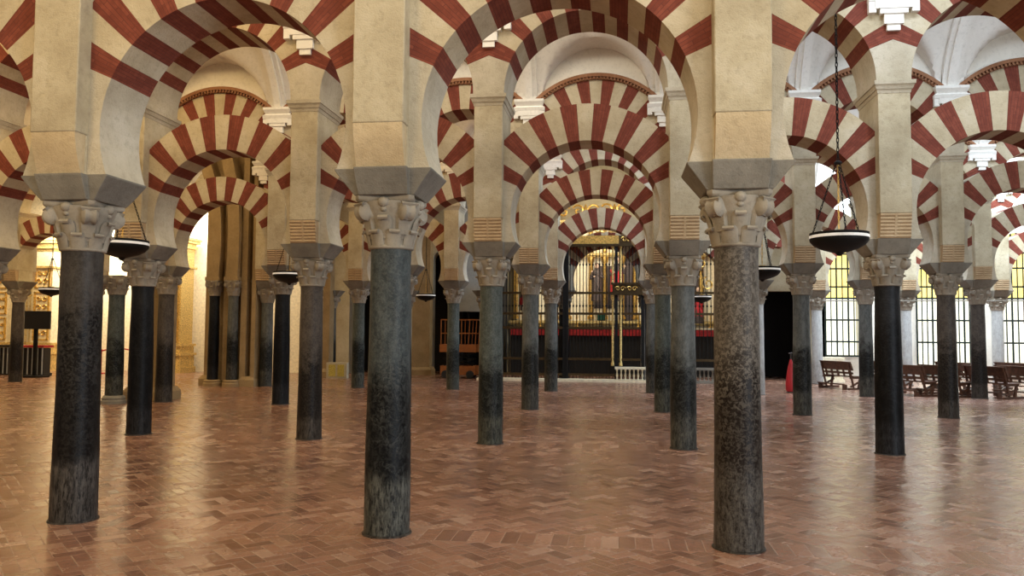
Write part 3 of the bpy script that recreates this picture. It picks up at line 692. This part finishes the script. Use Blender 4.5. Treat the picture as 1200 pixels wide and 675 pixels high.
def figure(name, label, loc, h, body, robe, arm=1, par=None):
    """small carved saint: robed body, head, arms"""
    t = thing(name, label, 'statue', loc)
    b = MB(); s = h/1.7
    b.lathe([(.24*s, 0), (.26*s, .05*s), (.20*s, .5*s), (.17*s, .85*s), (.20*s, 1.15*s), (.22*s, 1.33*s), (.12*s, 1.42*s), (.055*s, 1.46*s), (.05*s, 1.5*s)], n=14)
    for k in range(9):
        a = 2*PI*k/9; b.bar((.235*s*math.cos(a), .235*s*math.sin(a), .02), (.17*s*math.cos(a), .17*s*math.sin(a), .8*s), .03*s, 0, 5)
    b.bar((-.20*s, 0, 1.3*s), (-.27*s, -.08*s, 1.0*s), .06*s, 0, 8, .05*s); b.bar((-.27*s, -.08*s, 1.0*s), (-.10*s, -.22*s, 1.08*s), .05*s, 0, 8, .035*s)
    b.bar((.20*s, 0, 1.3*s), (.30*s, -.10*s, 1.05*s), .06*s, 0, 8, .05*s); b.bar((.30*s, -.10*s, 1.05*s), (.34*s*arm, -.24*s, 1.3*s), .05*s, 0, 8, .03*s)
    link('robe', b.mesh('robe', body, 60), t)
    b = MB(); b.lathe([(.25*s, .3*s), (.235*s, .7*s), (.235*s, 1.1*s), (.20*s, 1.35*s)], (0, .03*s, 0), 14, 0, False); b.bar((-.22*s, -.12*s, 1.2*s), (.16*s, -.2*s, .5*s), .05*s, 0, 8)
    link('mantle', b.mesh('mantle', robe, 60), t)
    b = MB(); b.sphere((0, -.01*s, 1.6*s), .11*s, 0, (.85, .95, 1.15), 14, 10); b.bar((0, -.1*s, 1.61*s), (0, -.135*s, 1.575*s), .018*s, 0, 6, .022*s)
    b.sphere((-.10*s, -.22*s, 1.10*s), .04*s, 0); b.sphere((.33*s*arm, -.25*s, 1.33*s), .04*s, 0)
    link('head_and_hands', b.mesh('head_and_hands', M['skin'], 60), t)
    b = MB(); b.sphere((0, .03*s, 1.64*s), .115*s, 0, (.95, .95, 1.1), 12, 8); link('hair', b.mesh('hair', M['statue_dark'], 60), t)
    return t
figure('saint_statue', 'dark robed carved saint with a red mantle, centre niche of the altarpiece', (-1.15, 28.9, 3.3), 2.0, M['statue_dark'], M['redcloth'])
figure('saint_statue', 'small dark carved figure left of the central saint on the altarpiece', (-2.05, 28.9, 3.3), 1.7, M['statue_dark'], M['statue_dark'], -.6)
figure('saint_statue', 'carved saint in red at the left of the altarpiece between the columns', (-5.3, 28.9, 3.1), 1.9, M['redcloth'], M['statue_dark'])
figure('saint_statue', 'gilded carved saint on the right side of the altarpiece', (.35, 28.9, 2.5), 1.5, M['gold'], M['statue_dark'])
figure('saint_statue', 'carved saint in dark blue and red behind the right hand part of the screen', (2.45, 28.7, 2.3), 1.6, M['statue_dark'], M['redcloth'])
# altar table
t = thing('altar_table', 'altar table with white top cloth and red frontal behind the screen', 'altar', (-2.2, 27.6, 0))
b = MB(); b.box(-3.6, 5.6, 0, .8, 0, 2.02); link('table_body', b.mesh('table_body', M['dark'], 0), t)
b = MB(); b.box(-3.65, 5.65, -.04, .84, 2.02, 2.10); link('top_cloth', b.mesh('top_cloth', M['cream'], 0), t)
b = MB()
for k in range(60):
    x = -3.6+9.2*k/60; b.box(x, x+.155, -.05-.02*(k % 2), 0, 1.74, 2.0)
link('red_frontal', b.mesh('red_frontal', M['redcloth'], 0), t)
# candlesticks
cs = None
b = MB(); b.lathe([(.10, 0), (.10, .03), (.03, .07), (.04, .2), (.02, .3), (.05, .42), (.03, .5), (.06, .56), (.06, .58)], n=12); cst = b.mesh('stem', M['gold'], 40)
b = MB(); b.lathe([(.028, .58), (.028, 1.0), (.004, 1.03)], n=10); cdl = b.mesh('candle', M['cream'], 40)
lx = [(-5.3, 'far left end of the altar table'), (-4.5, 'altar table behind the grey fourth-row column'), (-2.9, 'left of the green panel'), (-.2, 'left of the gilded saint'), (.9, 'right of the gilded saint'), (2.1, 'left of the right hand saint'), (2.9, 'right end of the altar table')]
for k, (x, d) in enumerate(lx):
    if cs is None:
        cs = thing('candlestick', 'gold candlestick on the ' + d, 'candlestick', (x, 27.9, 2.1), 0, 'altar candlesticks'); link('stem', cst, cs); link('candle', cdl, cs)
    else: dup(cs, (x, 27.9, 2.1), 0, 'gold candlestick %s' % d)
b = MB(); b.box(-.16, .16, 0, .03, 0, .30); b.box(-.13, .13, -.01, 0, .03, .27, 1); b.bar((0, .02, -.4), (0, .02, 0), .02, 0)
tag(link('sign_panel', b.mesh('sign_panel', [M['iron'], M['greenscreen']], 0), None, (-1.75, 24.6, 2.35)), 'small green panel on a post behind the bars of the chapel gate', 'sign')
# iron screen
def screen(label, x0, x1, y, z0, zt, rails, step, post=()):
    t = thing('iron_screen', label, 'iron screen', ((x0+x1)/2, y, 0)); cx = (x0+x1)/2
    b = MB(); n = int((x1-x0)/step)
    for k in range(n+1):
        x = x0+(x1-x0)*k/n-cx; b.bar((x, 0, z0), (x, 0, zt), .016, 0, 6)
        for z in (2.9, 4.5): b.lathe([(.018, -.05), (.034, -.02), (.034, .02), (.018, .05)], (x, 0, z), 6)
    link('bars', b.mesh('bars', M['iron'], 40), t)
    b = MB()
    for z in rails: b.box(x0-cx, x1-cx, -.03, .03, z-.045, z+.045)
    link('rails', b.mesh('rails', M['bronze'], 0), t)
    b = MB()
    for x in (x0, x1, *post): b.box(x-cx-.06, x-cx+.06, -.06, .06, z0, zt)
    link('posts', b.mesh('posts', M['iron'], 0), t)
    return t
SY = 23.45
t = screen('tall black iron gate of the central chapel with gold lintel and scroll crest', -3.05, -.15, SY, .1, 5.2, (.25, .85, 2.05, 2.6, 3.4), .125, (-1.15,))
b = MB(); b.box(-1.75, 1.6, -.10, .10, 5.2, 5.30); link('moulding', b.mesh('moulding', M['bronze'], 0), t)
b = MB(); b.box(-1.7, .55, -.08, .08, 5.30, 5.62); link('lintel', b.mesh('lintel', M['gold'], 0), t)
b = MB(); b.box(.55, 1.6, -.08, .08, 5.30, 5.62); link('lintel_end', b.mesh('lintel_end', M['bronze'], 0), t); b = MB(); b.box(.3, 1.6, -.09, .09, 3.40, 3.72); b.box(.25, 1.6, -.13, .13, 3.72, 3.80); b.box(.25, 1.6, -.13, .13, 3.32, 3.40)
link('side_cornice', b.mesh('side_cornice', M['bronze'], 0), t)
b = MB()
for k in range(4):
    for s in (-1, 1): scroll(b, -1.2+k*.52+s*.12, 5.86, .20, 0, 1.4, .036, s, .3)
for k in range(2):
    for s in (-1, 1): scroll(b, .85+k*.4+s*.1, 5.46, .12, -.1, 1.3, .02, s, .3); scroll(b, .6+k*.45+s*.1, 3.56, .10, -.11, 1.3, .018, s, .3)
link('crest', b.mesh('crest', M['gold'], 40), t)
b = MB()
for x in (.32, .62): b.lathe([(.07, .6), (.07, .7), (.045, .75), (.05, 2), (.04, 3.1), (.075, 3.2), (.075, 3.32)], (x, 0, 0), 12); b.lathe([(.06, 3.8), (.04, 3.86), (.045, 4.5), (.04, 5.1), (.07, 5.2)], (x, 0, 0), 12)
link('gilded_post', b.mesh('gilded_post', M['goldp'], 40), t)
screen('black iron screen bay left of the chapel gate, behind the third-row grey column', -6.3, -3.15, SY, .1, 5.2, (.25, .85, 2.05, 2.6, 3.4, 5.15), .125)
t = screen('black iron screen bay right of the gate, beside the closest brown column', 0, 3.4, SY, .6, 5.2, (.85, 2.6, 3.4, 5.15), .14)
for (cx_, cz_, sg) in ((-.6, 3.75, 1), (.0, 4.05, -1), (.6, 3.75, 1), (-.35, 4.5, -1), (.35, 4.55, 1), (1.1, 4.1, -1), (1.3, 4.7, 1), (-1.1, 4.6, 1)):
    b = MB(); scroll(b, cx_, cz_, .27, -.05, 1.6, .032, sg, cx_*3); link('gold_scroll', b.mesh('gold_scroll', M['gold'], 40), t)
# balustrades
def balus(label, x0, x1, mat, z1=.58):
    t = thing('balustrade', label, 'balustrade', (x0, SY-.25, 0)); L = x1-x0
    b = MB(); b.box(0, L, -.1, .1, 0, .09); link('bottom_rail', b.mesh('rails', mat, 0), t); b = MB(); b.box(0, L, -.1, .1, z1-.09, z1); link('top_rail', b.mesh('rails', mat, 0), t)
    b = MB(); n = int(L/.15)
    for k in range(n):
        b.lathe([(.04, .09), (.04, .12), (.022, .15), (.045, .25), (.022, .38), (.04, .46), (.04, .49)], (.08+(L-.14)*k/(n-1), 0, 0), 8)
    link('balusters', b.mesh('balusters', mat, 40), t)
balus('white stone balustrade at the foot of the chapel gate', -1.2, .05, M['cream'])
balus('dark grey balustrade right of the gate beside the closest column', .5, 3.4, M['imp'])
b = MB(); b.box(-6.5, -.1, -.35, .35, 0, .09); tag(link('stone_step', b.mesh('stone_step', M['cream'], 0), None, (0, SY-.1, 0)), 'pale stone step along the foot of the iron chapel screen', 'step')

# ------------------------------------------------------------------ gilded retable pillars and screens at far left
def gilt_pillar(label, x, y, h, wd):
    t = thing('gilded_pillar', label, 'pillar', (x, y, 0)); a = wd/2
    b = MB(); b.box(-a*1.25, a*1.25, -a*1.25, a*1.25, 0, .25); b.box(-a*1.15, a*1.15, -a*1.15, a*1.15, .25, .75); b.box(-a*1.3, a*1.3, -a*1.3, a*1.3, .75, .85)
    b.box(-a*1.12, a*1.12, -a*1.12, a*1.12, .85, 1.15); b.box(-a*1.25, a*1.25, -a*1.25, a*1.25, 1.15, 1.25)
    link('pedestal', b.mesh('pedestal', M['goldp'], 0), t)
    b = MB(); b.box(-a, a, -a, a, 1.25, h-.6); link('pillar_shaft', b.mesh('pillar_shaft', M['cream'] if x < -22 else M['goldp'], 0), t)
    b = MB(); z = 1.35
    while z < h-1.4:
        b.box(-a*.75, a*.75, -a-.05, -a, z, z+.06); b.box(-a*.75, a*.75, -a-.05, -a, z+.94, z+1.0)
        for s in (-1, 1): b.box(s*a*.72-.04, s*a*.72+.04, -a-.05, -a, z, z+1)
        for s in (-1, 1): scroll(b, s*a*.3, z+.3, a*.28, -a-.03, 1.3, .03, s, .3); scroll(b, s*a*.3, z+.7, a*.28, -a-.03, 1.3, .03, s, 3)
        z += 1.15
    link('carved_panels', b.mesh('carved_panels', M['gold'], 40), t)
    b = MB()
    for k, g in enumerate((1.05, 1.2, 1.1, 1.35, 1.45)): b.box(-a*g, a*g, -a*g, a*g, h-.6+k*.12, h-.6+(k+1)*.12-.01)
    b.box(-a*1.2, a*1.2, -a*1.2, a*1.2, h-1.35-.0, h-1.27); link('capital', b.mesh('pillar_capital', M['goldp'], 0), t)
gilt_pillar('tall white and gold carved pillar behind the television at far left', -26.4, 25.2, 5.9, .95)
gilt_pillar('white and gold carved pillar seen between the left dark columns', -20.3, 25.2, 5.9, 1.0)
gilt_pillar('gold carved pillar glimpsed at the extreme left edge', -28.6, 25.3, 5.9, .6)
t = screen('gilded organ screen of tall bars behind the leftmost column', -28.6, -26.9, 25.7, 0, 5.0, (1.2, 3.4, 4.9), .16)
for c_ in t.children:
    c_.data.materials[0] = M['goldp']
b = MB(); b.box(-33, -14, 0, .2, 0, 9.9); struct(link('wall_gilded_left', b.mesh('wall_gilded_left', M['cream'], 0), None, (0, 26.25, 0)))
area('left_wall_fill', (-22, 24.6, 6.5), (math.radians(50), 0, 0), 9, 2, 800, (1, .95, .85))  # added light aimed at the cream wall to make it bright
# television on its stand
t = thing('television', 'black television on a stand beside the leftmost column', 'television', (-23.4, 20.6, 0))
b = MB(); b.box(-.66, .66, -.04, .04, 1.85, 2.55); link('screen', bevel(link('screen', b.mesh('screen', M['black'], 0)), .01).data, t) if False else bevel(link('screen', b.mesh('screen', M['black'], 0), t), .01)
b = MB(); b.box(-.07, .07, .04, .12, .05, 2.2); link('pole', b.mesh('pole', M['iron'], 0), t)
b = MB(); b.box(-.45, .45, -.3, .35, 0, .06); link('base_plate', b.mesh('base_plate', M['iron'], 0), t)
# slatted counter and barrier
def counter(label, loc, L, top):
    t = thing('slatted_barrier', label, 'barrier', loc)
    b = MB(); b.box(0, L, 0, .5, 0, .1); b.box(.04, L-.04, .06, .44, .1, 1.1, 0); link('body', b.mesh('body', M['black'], 0), t)
    b = MB(); n = int(L/.17)
    for k in range(n): x = .03+(L-.1)*k/(n-1); b.box(x, x+.04, -.03, 0, .06, 1.12)
    link('slats', b.mesh('slats', M['greywall'], 0), t)
    b = MB(); b.box(-.02, L+.02, -.05, .52, 1.12, 1.2); link('top', b.mesh('top', top, 0), t)
counter('black slatted counter with a red top under the television', (-24.75, 21.4, 0), 1.15, M['redcloth'])
counter('black slatted barrier at the left edge behind the leftmost column', (-27.2, 21.6, 0), 2.1, M['black'])
b = MB(); P = [(-24.1+1.5*k/10, 23.5, .95-.12*math.sin(PI*k/10)) for k in range(21)]; b.tube(P, .03, 0, 6)
for x in (-24.1, -22.6, -21.1): b.lathe([(.17, 0), (.17, .03), (.03, .05), (.03, .98), (.05, 1.02)], (x, 23.5, 0), 12)
tag(link('rope_barrier', b.mesh('rope_barrier', M['redcloth'], 40)), 'red rope barrier in front of the gold pillar at far left', 'barrier')

# ------------------------------------------------------------------ things on the left middle
t = thing('scissor_lift', 'orange scissor lift with railed platform in the dark chapel behind the teal column', 'lift', (-7.45, 24.4, 0))
b = MB(); b.box(-.72, .72, -.4, .4, .14, .5); link('chassis', b.mesh('chassis', M['orange'], 0), t)
for sx in (-.5, .5):
    for sy in (-.4, .4):
        b = MB(); b.lathe([(.14, -.05), (.16, -.03), (.16, .03), (.14, .05)], (sx, sy, .16), 16, 0, True, (0, 1, 0)); link('wheel', b.mesh('wheel', M['black'], 40), t)
b = MB()
for sy in (-.28, .28):
    for z in (.52, .78):
        b.bar((-.6, sy, z), (.6, sy, z+.24), .03, 0, 6); b.bar((.6, sy, z), (-.6, sy, z+.24), .03, 0, 6)
link('scissor_arms', b.mesh('scissor_arms', M['iron'], 40), t)
b = MB(); b.box(-.75, .75, -.4, .4, 1.05, 1.35); link('platform', b.mesh('platform', M['orange'], 0), t)
b = MB()
for sy in (-.38, .38):
    for k in range(6): x = -.7+1.4*k/5; b.bar((x, sy, 1.3), (x+(.06 if k > 3 else 0), sy, 2.35), .022, 0, 6)
    for z in (1.8, 2.35): b.bar((-.7, sy, z), (.74, sy, z), .022, 0, 6)
for sx in (-.7, .73): b.bar((sx, -.38, 2.35), (sx, .38, 2.35), .022, 0, 6)
link('guard_rail', b.mesh('guard_rail', M['orange'], 40), t)
b = MB(); b.box(-.42, .42, -.12, .12, 0, .62); b.box(-.32, -.04, -.135, -.12, .08, .54, 1); b.box(.04, .32, -.135, -.12, .08, .54, 1)
tag(bevel(link('display_box', b.mesh('display_box', [M['beige'], M['yellow']], 0), None, (-12.05, 22.9, 0)), .01), 'beige board box with two yellow panels on the floor beside the dark doorway', 'box')
t = thing('wall_pilaster', 'beige stone pilaster with moulded base behind the lamp, left of the lift', 'pilaster', (-9.5, 26.3, 0))
b = MB(); b.box(-.38, .38, -.25, .3, 0, 9.8); moulded_base(b, -.38, .38, -.25, .3); link('pilaster_shaft', b.mesh('pilaster_shaft', M['ochre'], 0), t)
t = thing('wall_pilaster', 'narrow ochre pilaster left of the slim grey column at the dark doorway', 'pilaster', (-12.75, 23.6, 0))
b = MB(); b.box(-.14, .14, -.2, .3, 0, 9.8); moulded_base(b, -.14, .14, -.2, .3); link('pilaster_shaft', b.mesh('pilaster_shaft2', M['ochre'], 0), t)

# ------------------------------------------------------------------ pews and red things at right
def pew_mesh_parts(L):
    out = {}
    b = MB(); b.obox((-.22, L/2, .78), (.035, 0, -.22*.0), (0, L/2, 0), (-.05, 0, .13)); b.obox((-.29, L/2, .93), (.05, 0, 0), (0, L/2, 0), (0, 0, .018))
    b.obox((-.17, L/2, .56), (.02, 0, 0), (0, L/2, 0), (-.012, 0, .035))
    for k in range(5): y = .15+(L-.3)*k/4; b.obox((-.18, y, .60), (.015, 0, 0), (0, .04, 0), (-.04, 0, .16))
    out['backrest'] = b
    b = MB(); b.box(-.16, .26, 0, L, .42, .46); out['seat'] = b
    for nm, y in (('end_frame', .05), ('end_frame', L-.05)):
        b = MB(); b.box(-.32, .42, y-.035, y+.035, 0, .06); b.bar((-.10, y, .05), (-.31, y, .92), .035, 0, 4); b.obox((.14, y, .24), (.035, 0, 0), (0, .03, 0), (.04, 0, .19))
        b.obox((.0, y, .40), (.24, 0, 0), (0, .03, 0), (0, 0, .03)); b.obox((0, y, .2), (.22, 0, .10), (0, .025, 0), (-.01, 0, .025))
        out.setdefault(nm+str(y > .1), b)
    b = MB(); b.box(-.52, -.40, .1, L-.1, .16, .20); b.box(-.48, -.32, .1, .15, .0, .17); b.box(-.48, -.32, L-.15, L-.1, 0, .17); out['kneeler'] = b
    return out
PW = {k: v.mesh(k, M['wood'], 20) for k, v in pew_mesh_parts(1.5).items()}
pews = [(6.95, 21.0, 'small brown wooden pew beside the white plinth, leftmost of the pews'), (8.35, 18.45, 'brown wooden pew just right of the jet black column'), (8.7, 21.3, 'brown wooden pew in the back row behind the red cylinder'), (9.3, 18.3, 'brown wooden pew half hidden by the dark brown column'),
        (10.5, 18.0, 'brown wooden pew right behind the red-brown column'), (11.55, 18.3, 'brown wooden pew at the right edge, front row'), (10.9, 21.3, 'brown wooden pew in the back row behind the red-brown column'), (12.9, 21.4, 'brown wooden pew in the back row at the right edge')]
p0 = None
for (x, y, lab) in pews:
    rz = math.radians(24)
    if p0 is None:
        p0 = thing('wooden_pew', lab, 'pew', (x, y, 0), rz, 'wooden pews before the windows')
        for k, me in PW.items(): link('end_frame' if k.startswith('end') else k, me, p0)
    else: dup(p0, (x, y, 0), rz, lab)
def extinguisher(loc, label, s=1.0):
    t = thing('fire_extinguisher', label, 'fire extinguisher', loc)
    b = MB(); b.lathe([(.14*s, 0), (.165*s, .03), (.165*s, .62*s), (.14*s, .72*s), (.06*s, .80*s), (.04*s, .84*s)], n=20); link('cylinder', b.mesh('cylinder', M['redpaint'], 50), t)
    b = MB(); b.bar((0, 0, .84*s), (0, 0, .92*s), .03*s, 0, 8); b.bar((-.02, 0, .92*s), (.16*s, 0, .98*s), .018*s, 0, 6); b.bar((-.02, 0, .89*s), (.14*s, 0, .90*s), .018*s, 0, 6)
    link('valve', b.mesh('valve', M['black'], 40), t)
    b = MB(); b.tube([(-.03, -.03, .88*s), (-.15*s, -.1*s, .85*s), (-.2*s, -.12*s, .6*s), (-.17*s, -.13*s, .3*s)], .017*s, 0, 6); link('hose', b.mesh('hose', M['black'], 40), t)
t = thing('fire_extinguisher', 'red tapered covered extinguisher standing left of the grey third-row column', 'fire extinguisher', (4.42, 19.2, 0))
b = MB(); b.lathe([(.14, .04), (.17, .10), (.165, .35), (.13, .60), (.085, .85), (.045, 1.0), (.03, 1.06)], n=20); link('cover', b.mesh('cover', M['redpaint'], 60), t)
b = MB(); b.lathe([(.13, 0), (.13, .06), (.10, .07)], n=16); link('foot', b.mesh('foot', M['black'], 40), t)
b = MB(); b.bar((0, 0, 1.0), (0, 0, 1.25), .02, 0, 8); b.bar((-.06, 0, 1.25), (.06, 0, 1.27), .02, 0, 6); link('handle', b.mesh('handle', M['statue_dark'], 40), t)
extinguisher((9.02, 19.0, .42), 'large red cylinder standing among the pews left of the dark brown column', 1.0)
b = MB(); b.box(-.15, .15, -.15, .15, 0, .42); tag(link('stand', b.mesh('stand', M['wood'], 0), None, (9.02, 19.0, 0)), 'small dark wooden block under the red cylinder among the pews', 'stand')
t = thing('stone_plinth', 'small cream panelled plinth left of the first pew', 'plinth', (7.2, 25.2, 0))
b = MB(); b.box(-.42, .42, -.25, .25, 0, .12); b.box(-.36, .36, -.2, .2, .12, .85); b.box(-.43, .43, -.27, .27, .85, .97); link('body', b.mesh('plinth', M['cream'], 0), t)
b = MB(); b.box(-.25, .25, -.215, -.2, .25, .72); link('panel', b.mesh('panel', M['olive'], 0), t)
b = MB(); b.bar((6.4, 23.2, 3.1), (16.2, 23.2, 3.12), .02, 0, 6); tag(link('tie_rod', b.mesh('tie_rod', M['imp'], 40)), 'thin metal tie rod running across the arches above the pews', 'rod')

# ------------------------------------------------------------------ hanging lamps
def chain(b, p, q, pitch=.042, r=.0052, w=.011):
    p = Vector(p); q = Vector(q); L = (q-p).length; d = (q-p).normalized(); n = max(2, int(L/pitch)); u = d.orthogonal().normalized(); v = d.cross(u)
    for k in range(n):
        c = p+d*(L*(k+.5)/n); s = u if k % 2 else v; hl = L/n*.66; P = []
        for j in range(8):
            a = 2*PI*j/8; P.append(c+d*math.cos(a)*hl+s*math.sin(a)*w)
        b.tube([tuple(x) for x in P+[P[0]]], r, 0, 4)
t = None
b = MB(); b.lathe([(.02, -.20), (.035, -.185), (.05, -.165), (.11, -.15), (.22, -.115), (.30, -.07), (.345, -.02), (.35, .0), (.35, .02)], n=40, cap=False); b.lathe([(.35, .05), (.352, .085), (.33, .09), (.32, .06), (.30, -.01), (.20, -.06), (.02, -.08)], n=40, cap=False); dish = b.mesh('dish', M['iron'], 40)
b = MB(); b.lathe([(.345, .015), (.353, .02), (.353, .052), (.345, .056)], n=40, cap=False); rim = b.mesh('rim', M['lampglass'], 40)
b = MB(); top = .95
for k in range(3):
    a = 2*PI*k/3+.5; chain(b, (.33*math.cos(a), .33*math.sin(a), .085), (.03*math.cos(a), .03*math.sin(a), top))
b.lathe([(.02, 0), (.05, .01), (.05, .03), (.02, .05)], (0, 0, top), 10)
chsh = b.mesh('suspension_chains', M['iron'], 0)
b = MB(); chain(b, (0, 0, top+.04), (0, 0, 6.66), .06, .007, .014); chl = b.mesh('long_chain', M['iron'], 0)
b = MB(); chain(b, (0, 0, top), (0, 0, .14), .04, .005, .010); b.lathe([(.02, .0), (.07, .02), (.075, .12), (.07, .12), (.06, .03)], n=12, cap=False); goldc = b.mesh('centre_cup', M['gold'], 30)
lamps = [(1.68, 3.0, 3.06, 'large black saucer lamp with white rim hanging nearest, before the jet black column'), (-8.0, 3.0, 3.05, 'black saucer lamp hanging beside the left foreground capital'), (-8.13, 9.05, 3.06, 'black saucer lamp hanging in front of the capital between the left and middle foreground columns'),
         (1.79, 9.0, 3.12, 'black saucer lamp half hidden behind the closest brown column'), (-8.05, 21.0, 3.15, 'small far saucer lamp just right of the blue-grey foreground column'), (1.81, 21.0, 3.11, 'small far saucer lamp before the iron screen, left of the closest brown column'), (2.1, 15.0, 3.1, 'small saucer lamp behind the left edge of the closest brown column'), (-18.4, 15.0, 3.05, 'saucer lamp cut by the left edge of the view')]
for (x, y, z, lab) in lamps:
    if t is None:
        t = thing('hanging_lamp', lab, 'lamp', (x, y, z), 0, 'hanging saucer lamps'); link('dish', dish, t); link('rim', rim, t); link('suspension_chains', chsh, t); link('long_chain', chl, t); link('centre_cup', goldc, t)
    else: dup(t, (x, y, z), .4, lab)
